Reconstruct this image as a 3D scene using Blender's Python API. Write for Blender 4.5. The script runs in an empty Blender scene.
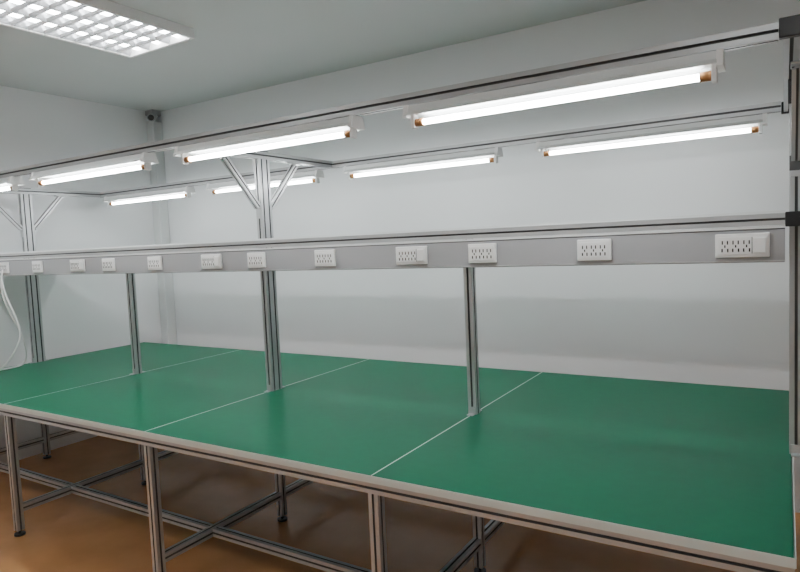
import bpy, bmesh, math
from mathutils import Vector, Matrix

# ------------------------------------------------------------------ materials
def mat(name, col, rough=0.5, metal=0.0, emit=None, estr=0.0, noise=0.0, nscale=8.0, bump=0.0, bscale=60.0, spec=0.5):
    m = bpy.data.materials.new(name); m.use_nodes = True
    nt = m.node_tree; b = nt.nodes['Principled BSDF']
    b.inputs['Base Color'].default_value = (*col, 1)
    b.inputs['Roughness'].default_value = rough
    b.inputs['Metallic'].default_value = metal
    b.inputs['Specular IOR Level'].default_value = spec
    tc = nt.nodes.new('ShaderNodeTexCoord')
    if noise > 0:
        n = nt.nodes.new('ShaderNodeTexNoise'); n.inputs['Scale'].default_value = nscale
        n.inputs['Detail'].default_value = 5
        nt.links.new(tc.outputs['Object'], n.inputs['Vector'])
        r = nt.nodes.new('ShaderNodeValToRGB')
        r.color_ramp.elements[0].position = 0.3; r.color_ramp.elements[1].position = 0.7
        r.color_ramp.elements[0].color = (*[c*(1-noise) for c in col], 1)
        r.color_ramp.elements[1].color = (*[min(1, c*(1+noise)) for c in col], 1)
        nt.links.new(n.outputs['Fac'], r.inputs['Fac'])
        nt.links.new(r.outputs['Color'], b.inputs['Base Color'])
    if bump > 0:
        n2 = nt.nodes.new('ShaderNodeTexNoise'); n2.inputs['Scale'].default_value = bscale
        nt.links.new(tc.outputs['Object'], n2.inputs['Vector'])
        bp = nt.nodes.new('ShaderNodeBump'); bp.inputs['Strength'].default_value = bump
        bp.inputs['Distance'].default_value = 0.002
        nt.links.new(n2.outputs['Fac'], bp.inputs['Height'])
        nt.links.new(bp.outputs['Normal'], b.inputs['Normal'])
    if emit:
        b.inputs['Emission Color'].default_value = (*emit, 1)
        b.inputs['Emission Strength'].default_value = estr
    return m

M_wall  = mat('wall_paint', (0.83,0.845,0.86), 0.85, noise=0.012, nscale=1.5, bump=0.12, bscale=90)
M_ceil  = mat('ceiling_paint', (0.58,0.615,0.61), 0.9, noise=0.015, nscale=1.2)
M_floor = mat('floor_vinyl', (0.56,0.27,0.11), 0.24, noise=0.10, nscale=4, bump=0.04, bscale=30)
M_green = mat('esd_green_mat', (0.0,0.125,0.062), 0.38, noise=0.04, nscale=25, bump=0.05, bscale=220, spec=0.12)
M_white = mat('white_plastic', (0.90,0.90,0.90), 0.35, noise=0.01, nscale=5)
M_seam  = mat('white_seam', (0.70,0.76,0.72), 0.6, noise=0.02, nscale=10)
M_alu   = mat('anodised_aluminium', (0.52,0.53,0.54), 0.34, metal=0.6, noise=0.04, nscale=12)
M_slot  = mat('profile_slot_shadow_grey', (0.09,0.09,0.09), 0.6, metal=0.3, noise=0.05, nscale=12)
M_trunk = mat('grey_trunking', (0.38,0.385,0.40), 0.45, metal=0.1, noise=0.02, nscale=6)
M_black = mat('black_plastic', (0.012,0.012,0.013), 0.4, noise=0.1, nscale=20)
M_dark  = mat('socket_holes', (0.01,0.01,0.01), 0.8, noise=0.1, nscale=20)
M_refl  = mat('lamp_enamel', (0.80,0.82,0.82), 0.3, noise=0.01, nscale=4)
M_brass = mat('lamp_end_brass', (0.42,0.20,0.08), 0.4, metal=0.6, noise=0.05, nscale=20)
M_tube  = mat('lit_tube', (1,1,1), 0.3, emit=(0.97,1.0,1.0), estr=58.0)
M_tube2 = mat('lit_troffer_tube', (1,1,1), 0.3, emit=(0.97,1.0,1.0), estr=42.0)
M_shelf = mat('shelf_laminate', (0.78,0.79,0.79), 0.4, noise=0.01, nscale=6)
M_louv  = mat('louvre_metal', (0.62,0.63,0.65), 0.25, metal=0.7, noise=0.02, nscale=8)
M_cable = mat('cable_sheath', (0.92,0.92,0.92), 0.45, noise=0.01, nscale=8)
M_pipe  = mat('duct_paint', (0.66,0.68,0.68), 0.6, noise=0.02, nscale=3)

# ------------------------------------------------------------------ mesh helper
class B:
    def __init__(s): s.bm = bmesh.new(); s.mats = []
    def mi(s, m):
        if m not in s.mats: s.mats.append(m)
        return s.mats.index(m)
    def box(s, x0,x1,y0,y1,z0,z1, m, bev=0.0):
        r = bmesh.ops.create_cube(s.bm, size=1.0)
        vs = r['verts']
        for v in vs:
            v.co = Vector(((x0+x1)/2+v.co.x*(x1-x0), (y0+y1)/2+v.co.y*(y1-y0), (z0+z1)/2+v.co.z*(z1-z0)))
        fs = set(f for v in vs for f in v.link_faces)
        k = s.mi(m)
        for f in fs: f.material_index = k
        if bev > 0:
            es = set(e for v in vs for e in v.link_edges)
            rr = bmesh.ops.bevel(s.bm, geom=list(es), offset=bev, segments=2, affect='EDGES', profile=0.5)
            for f in rr['faces']: f.material_index = k
    def poly_extrude(s, pts, origin, U, V, W, m, dark=None, m2=None):
        a = [s.bm.verts.new(origin + U*p[0] + V*p[1]) for p in pts]
        b = [s.bm.verts.new(origin + U*p[0] + V*p[1] + W) for p in pts]
        k = s.mi(m); n = len(pts)
        f1=s.bm.faces.new(a); f2=s.bm.faces.new(list(reversed(b)))
        f1.material_index=k; f2.material_index=k
        k2 = s.mi(m2) if m2 else k
        for i in range(n):
            f=s.bm.faces.new((a[(i+1)%n], a[i], b[i], b[(i+1)%n]))
            f.material_index = k2 if (dark and i in dark) else k
    def prof(s, p0, p1, w, h, U, m, slot=0.009, dep=0.010):
        """slotted aluminium extrusion along p0-p1"""
        p0 = Vector(p0); p1 = Vector(p1); W = p1-p0
        U = Vector(U).normalized(); V = W.normalized().cross(U).normalized()
        def side(L):
            n = max(1, round(L/0.04)); step = L/n
            out = []
            for i in range(n):
                c = -L/2+step*(i+0.5)
                out += [(c-slot/2,0),(c-slot/2,dep),(c+slot/2,dep),(c+slot/2,0)]
            return out
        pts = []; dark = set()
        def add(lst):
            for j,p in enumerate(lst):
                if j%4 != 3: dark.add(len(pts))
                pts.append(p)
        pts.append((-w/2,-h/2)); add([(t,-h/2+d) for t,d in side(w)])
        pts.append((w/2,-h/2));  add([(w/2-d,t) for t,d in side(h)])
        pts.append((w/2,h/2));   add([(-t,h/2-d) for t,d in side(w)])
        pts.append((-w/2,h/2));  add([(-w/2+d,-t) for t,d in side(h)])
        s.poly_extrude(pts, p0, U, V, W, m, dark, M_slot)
    def cyl(s, p0, p1, r, m, seg=16, r2=None):
        p0 = Vector(p0); p1 = Vector(p1); d = p1-p0
        q = d.to_track_quat('Z','Y').to_matrix().to_4x4()
        M = Matrix.Translation((p0+p1)/2) @ q
        rr = bmesh.ops.create_cone(s.bm, cap_ends=True, segments=seg, radius1=r, radius2=(r if r2 is None else r2), depth=d.length, matrix=M)
        k = s.mi(m)
        for f in set(f for v in rr['verts'] for f in v.link_faces):
            f.material_index = k
            if len(f.verts)==4: f.smooth = True
    def done(s, name, parent=None, loc=None):
        bmesh.ops.recalc_face_normals(s.bm, faces=s.bm.faces[:])
        me = bpy.data.meshes.new(name); s.bm.to_mesh(me); s.bm.free()
        for m in s.mats: me.materials.append(m)
        o = bpy.data.objects.new(name, me); bpy.context.scene.collection.objects.link(o)
        if parent: o.parent = parent
        if loc: o.location = loc
        return o

def empty(name, loc=(0,0,0)):
    e = bpy.data.objects.new(name, None); e.location = loc
    bpy.context.scene.collection.objects.link(e); return e

# ------------------------------------------------------------------ dimensions
BAY=1.22; XL=-4.86; XR=0.02; D=1.76; PY=0.83; ZT=0.75
RX0,RX1,RY0,RY1,ZC = -5.0, 2.0, -2.8, 2.15, 2.84
t=0.1
for nm,a in (('wall_left',(RX0-t,RX0,RY0-t,RY1+t,0,ZC)),('wall_right',(RX1,RX1+t,RY0-t,RY1+t,0,ZC)),
             ('wall_back',(RX0,RX1,RY1,RY1+t,0,ZC)),('wall_front',(RX0,RX1,RY0-t,RY0,0,ZC))):
    b=B(); b.box(*a, M_wall); b.done(nm)
b=B(); b.box(RX0-t,RX1+t,RY0-t,RY1+t,-t,0,M_floor); b.done('floor')
b=B(); b.box(RX0-t,RX1+t,RY0-t,RY1+t,ZC,ZC+t,M_ceil); b.done('ceiling')

# ------------------------------------------------------------------ workbench
bench = empty('double_sided_workbench')
b=B()
for i in range(4):
    x0=XL+i*BAY; b.box(x0+0.0025,x0+BAY-0.0025,0.0,D,ZT-0.025,ZT,M_green)
b.done('green_table_mats', bench)
b=B()
for i in range(1,4):
    x=XL+i*BAY; b.box(x-0.0025,x+0.0025,0.0,D,ZT-0.02,ZT+0.0005,M_seam)
b.box(XL-0.002,XR+0.002,-0.003,0.0,ZT-0.026,ZT-0.001,M_seam)
b.box(XL-0.002,XR+0.002,D,D+0.003,ZT-0.026,ZT-0.001,M_seam)
b.box(XL-0.003,XL,0,D,ZT-0.026,ZT-0.001,M_seam)
b.box(XR,XR+0.003,0,D,ZT-0.026,ZT-0.001,M_seam)
b.done('seams_and_edging', bench)
b=B()
zf=ZT-0.026-0.02
for y in (0.022, PY, D-0.022):
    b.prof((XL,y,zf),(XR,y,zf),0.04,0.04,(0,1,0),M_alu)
legx=[XL+0.02]+[XL+i*BAY for i in (1,2,3)]+[XR-0.02]
for x in legx:
    for y in (0.022,PY,D-0.022):
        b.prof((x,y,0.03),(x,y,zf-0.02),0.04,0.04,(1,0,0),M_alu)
    for ya,yb in ((0.042,PY-0.02),(PY+0.02,D-0.042)):
        b.prof((x,ya,zf),(x,yb,zf),0.04,0.04,(1,0,0),M_alu)
        b.prof((x,ya,0.15),(x,yb,0.15),0.04,0.04,(1,0,0),M_alu)
for i in range(4):
    for y in (0.34, D-0.34):
        b.prof((legx[i]+0.02,y,0.15),(legx[i+1]-0.02,y,0.15),0.04,0.04,(0,1,0),M_alu)
b.done('table_frame', bench)
b=B()
for x in legx:
    for y in (0.022,PY,D-0.022):
        b.cyl((x,y,0.0),(x,y,0.012),0.028,M_black,20)
        b.cyl((x,y,0.012),(x,y,0.03),0.008,M_black,12)
b.done('levelling_feet', bench)

ZR=2.04
ZS0,ZS1=1.427,1.54
SF,SB = 0.54, 1.14
b=B()
tall=[XL+0.02,XL+2*BAY,XR+0.012]; short=[XL+BAY,XL+3*BAY]
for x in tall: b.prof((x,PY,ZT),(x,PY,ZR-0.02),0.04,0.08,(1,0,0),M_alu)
for x in short: b.prof((x,PY,ZT),(x,PY,ZS1),0.04,0.04,(1,0,0),M_alu)
RF,RB = 0.25, 1.45
RE=-0.015
b.prof((XL-0.01,RF,ZR),(RE,RF,ZR),0.04,0.04,(0,1,0),M_alu)
b.prof((XL-0.01,RB,ZR),(RE,RB,ZR),0.04,0.04,(0,1,0),M_alu)
for x in tall[:2]: b.prof((x,RF+0.02,ZR),(x,RB-0.02,ZR),0.04,0.04,(1,0,0),M_alu)
b.prof((0.015,RF-0.02,ZR),(0.015,RB+0.02,ZR),0.04,0.04,(1,0,0),M_alu)
for x in tall:
    for sgn in (-1,1):
        b.prof((x,PY+sgn*0.045,ZR-0.28),(x,PY+sgn*0.27,ZR-0.03),0.03,0.03,(1,0,0),M_alu,slot=0.007,dep=0.007)
for x in tall+short:
    b.prof((x,SF+0.04,ZS1+0.019),(x,PY-0.04,ZS1+0.019),0.04,0.036,(1,0,0),M_alu)
    b.prof((x,PY+0.04,ZS1+0.019),(x,SB-0.04,ZS1+0.019),0.04,0.036,(1,0,0),M_alu)
b.prof((XL-0.01,SF+0.02,ZS1+0.019),(0.0,SF+0.02,ZS1+0.019),0.04,0.036,(0,1,0),M_alu,slot=0.007)
b.prof((XL-0.01,SB-0.02,ZS1+0.019),(0.0,SB-0.02,ZS1+0.019),0.04,0.036,(0,1,0),M_alu,slot=0.007)
b.done('uprights_and_rails', bench)
b=B()
for x in tall:
    for sgn in (-1,1):
        b.box(x-0.018,x+0.018,PY+sgn*0.041-0.003,PY+sgn*0.041+0.003,ZR-0.34,ZR-0.26,M_alu,0.001)
        b.box(x-0.018,x+0.018,PY+sgn*0.27-0.04,PY+sgn*0.27+0.04,ZR-0.027,ZR-0.021,M_alu,0.001)
for x in tall+short:
    w=0.04 if x in tall else 0.02
    for sgn in (-1,1):
        y=PY+sgn*w
        b.box(x-0.015,x+0.015,min(y,y+sgn*0.03),max(y,y+sgn*0.03),ZT,ZT+0.005,M_alu,0.001)
        b.box(x-0.015,x+0.015,min(y,y+sgn*0.005),max(y,y+sgn*0.005),ZT,ZT+0.035,M_alu,0.001)
b.done('corner_brackets', bench)
b=B()
b.box(XL+0.0,0.0,SF+0.041,PY-0.042,ZS1+0.038,ZS1+0.046,M_shelf)
b.box(XL+0.0,0.0,PY+0.042,SB-0.041,ZS1+0.038,ZS1+0.046,M_shelf)
b.done('shelf_boards', bench)
b=B()
for y0,y1 in ((SF,SF+0.045),(SB-0.045,SB)):
    b.box(XL,0.0,y0,y1,ZS0,ZS1-0.001,M_trunk,0.002)
b.box(XL,0.0,SF-0.002,SF+0.001,ZS0+0.003,ZS0+0.007,M_alu)
b.box(XL,0.0,SF-0.001,SF+0.001,ZS1-0.012,ZS1-0.009,M_slot)
b.box(XL,0.0,SF-0.002,SF+0.001,ZS1-0.008,ZS1-0.002,M_shelf)
b.done('socket_trunking', bench)
b=B()
b.box(-0.014,0.035,RF-0.045,RF-0.0205,ZR-0.026,ZR+0.024,M_black,0.003)
b.box(-0.014,0.035,RB+0.0205,RB+0.045,ZR-0.026,ZR+0.024,M_black,0.003)
for y in (SF+0.02,SB-0.02): b.box(0.0,0.04,y-0.022,y+0.022,ZS1-0.005,ZS1+0.04,M_black,0.003)
for x in (XL+0.02,XL+2*BAY): b.box(x-0.019,x+0.019,PY-0.039,PY+0.039,ZR+0.02,ZR+0.024,M_black)
b.box(0.008,0.056,PY-0.05,PY-0.041,ZR-0.10,ZR-0.02,M_black,0.002)
b.box(0.012,0.052,PY-0.046,PY-0.041,1.72,1.77,M_slot,0.002)
b.done('end_caps', bench)

# ------------------------------------------------------------------ power outlets
def outlet(x, wide):
    b=B(); w=0.15 if wide else 0.118; h=0.075
    b.box(-w/2,w/2,-0.010,0,-h/2,h/2,M_white,0.003)
    b.box(-w/2+0.008,w/2-0.008,-0.0125,-0.009,-h/2+0.010,h/2-0.010,M_white,0.001)
    base = -w/2+0.012
    step = 0.030 if wide else 0.031
    for i in range(3):
        cx = base+0.016+i*step
        b.box(cx-0.009,cx-0.0055,-0.0135,-0.012,0.004,0.016,M_dark)
        b.box(cx+0.0055,cx+0.009,-0.0135,-0.012,0.004,0.016,M_dark)
        b.box(cx-0.0018,cx+0.0018,-0.0135,-0.012,-0.006,0.002,M_dark)
        b.box(cx-0.010,cx-0.006,-0.0135,-0.012,-0.020,-0.009,M_dark)
        b.box(cx+0.006,cx+0.010,-0.0135,-0.012,-0.020,-0.009,M_dark)
    if wide:
        b.box(w/2-0.045,w/2-0.010,-0.017,-0.012,-0.024,0.024,M_white,0.002)
        b.box(w/2-0.0480,w/2-0.0462,-0.0135,-0.012,-0.026,0.026,M_dark)
    b.done('power_outlet', None, (x,SF-0.002,1.482))
for k in range(4):
    for dx,wide in ((-0.115,True),(-0.572,False),(-1.0,False)):
        outlet(dx-k*1.205, wide)

# ------------------------------------------------------------------ tube lamps
def tube_lamp(xa, xb, y):
    L=xb-xa; e=empty('fluorescent_lamp', (xa,y,0))
    z=1.957
    b=B()
    pts=[(-0.028,0.058),(0.028,0.058),(0.034,0.036),(0.060,0.020),(0.060,0.017),(0.030,0.028),(-0.030,0.028),(-0.060,0.017),(-0.060,0.020),(-0.034,0.036)]
    b.poly_extrude(pts, Vector((-0.02,0,z)), Vector((0,1,0)), Vector((0,0,1)), Vector((L+0.04,0,0)), M_refl)
    for x0,x1 in ((-0.035,-0.018),(L+0.018,L+0.035)):
        b.poly_extrude([(-0.03,0.06),(0.03,0.06),(0.045,0.015),(-0.045,0.015)], Vector((x0,0,z)), Vector((0,1,0)), Vector((0,0,1)), Vector((x1-x0,0,0)), M_white)
    for x0,x1 in ((-0.018,-0.004),(L+0.004,L+0.018)):
        b.box(x0,x1,-0.016,0.016,z-0.020,z+0.03,M_white,0.003)
    for xc in (0.12,L-0.12):
        b.box(xc-0.015,xc+0.015,-0.02,0.02,z+0.056,ZR-0.0205,M_alu)
    b.done('lamp_housing', e)
    b=B()
    b.cyl((-0.004,0,z),(0.026,0,z),0.0135,M_brass,20); b.cyl((L-0.026,0,z),(L+0.004,0,z),0.0135,M_brass,20)
    b.done('tube_end_caps', e)
    b=B(); b.cyl((0.026,0,z),(L-0.026,0,z),0.010,M_tube,20); b.done('glowing_tube', e)
for k in range(4):
    tube_lamp(-1.105-k*1.22, -0.175-k*1.22, RF)
for k in range(4):
    tube_lamp(-1.045-k*1.225, -0.10-k*1.225, RB)

# ------------------------------------------------------------------ ceiling louvre light, plus added fill copies
def troffer(x0,y0):
    W,L=0.6,1.2
    e=empty('louvred_ceiling_light',(x0,y0,ZC))
    b=B(); fr=0.02; zb=-0.055
    b.box(0,W,0,fr,zb,0,M_white); b.box(0,W,L-fr,L,zb,0,M_white)
    b.box(0,fr,fr,L-fr,zb,0,M_white); b.box(W-fr,W,fr,L-fr,zb,0,M_white)
    b.box(fr,W-fr,fr,L-fr,-0.004,0,M_white)
    b.done('light_frame',e)
    b=B()
    nx=3; cw=(W-2*fr)/nx
    for i in range(nx+1):
        x=fr+i*cw
        for s in ((-1,1) if 0<i<nx else ((1,) if i==0 else (-1,))):
            b.poly_extrude([(0,-0.008),(s*0.022,-0.008),(s*0.003,-0.05),(0,-0.05)] , Vector((x,fr,0)), Vector((1,0,0)), Vector((0,0,1)), Vector((0,L-2*fr,0)), M_louv)
    ny=13; ch=(L-2*fr)/ny
    for i in range(1,ny):
        y=fr+i*ch
        b.poly_extrude([(-0.012,-0.036),(0.012,-0.036),(0.003,-0.052),(-0.003,-0.052)], Vector((fr,y,0)), Vector((0,1,0)), Vector((0,0,1)), Vector((W-2*fr,0,0)), M_louv)
    b.done('louvre_grid',e)
    b=B()
    for i in range(nx):
        x=fr+(i+0.5)*cw
        b.cyl((x,fr+0.01,-0.021),(x,L-fr-0.01,-0.021),0.013,M_tube2,16)
    b.done('troffer_tubes',e)
troffer(-3.55,-0.31)
troffer(-0.35,-2.0)  # added fill light above the camera, out of view
troffer(-3.55,-2.4)  # another unseen copy, added to brighten walls and bench front

# ------------------------------------------------------------------ corner duct & camera
b=B(); b.box(RX0+0.002,RX0+0.102,RY1-0.102,RY1-0.002,0.001,2.74,M_pipe,0.006); b.done('corner_pipe_duct')
b=B()
cx,cy,cz=RX0+0.08,RY1-0.08,2.76
b.box(cx-0.06,cx+0.04,cy-0.04,cy+0.06,cz+0.03,ZC-0.001,M_trunk,0.006)
b.cyl((cx-0.02,cy+0.02,cz+0.04),(cx+0.05,cy-0.06,cz+0.0),0.042,M_trunk,24,r2=0.036)
b.cyl((cx+0.05,cy-0.06,cz+0.0),(cx+0.056,cy-0.067,cz-0.003),0.026,M_black,24)
b.done('security_camera')

# ------------------------------------------------------------------ cable
cu=bpy.data.curves.new('white_power_cable','CURVE'); cu.dimensions='3D'; cu.bevel_depth=0.006; cu.bevel_resolution=3
P=[(-4.60,0.515,1.47),(-4.60,0.50,1.43),(-4.59,0.50,1.33),(-4.47,0.50,1.17),(-4.41,0.52,1.02),(-4.47,0.46,0.87),(-4.58,0.42,0.765),(-4.60,0.34,0.757),(-4.56,0.15,0.757),(-4.62,0.06,0.757)]
Q=[(-4.60,0.51,1.45),(-4.61,0.49,1.35),(-4.56,0.50,1.20),(-4.53,0.56,1.05),(-4.58,0.62,0.90),(-4.68,0.66,0.765),(-4.74,0.60,0.757),(-4.78,0.40,0.757)]
for L_ in (P,Q):
    sp=cu.splines.new('NURBS')
    sp.points.add(len(L_)-1)
    for p,c in zip(sp.points,L_): p.co=(*c,1)
    sp.use_endpoint_u=True; sp.order_u=4
o=bpy.data.objects.new('white_power_cable',cu); cu.materials.append(M_cable); bpy.context.scene.collection.objects.link(o)

# ------------------------------------------------------------------ world & camera
w=bpy.data.worlds.new('World'); bpy.context.scene.world=w; w.use_nodes=True
w.node_tree.nodes['Background'].inputs[0].default_value=(0.5,0.55,0.55,1)
w.node_tree.nodes['Background'].inputs[1].default_value=0.1
cam=bpy.data.cameras.new('camera'); co=bpy.data.objects.new('camera',cam); bpy.context.scene.collection.objects.link(co)
cam.sensor_fit='HORIZONTAL'; cam.sensor_width=36; cam.lens=27.95; cam.clip_start=0.02
fwd=Vector((-0.527,0.847,-0.0707)).normalized()
right=Vector((0.850,0.525,-0.0439)); right=(right-fwd*right.dot(fwd)).normalized()
up=right.cross(fwd)
R=Matrix((right,up,-fwd)).transposed().to_4x4()
co.matrix_world=Matrix.Translation((0.0,-1.69,1.54)) @ R
bpy.context.scene.camera=co
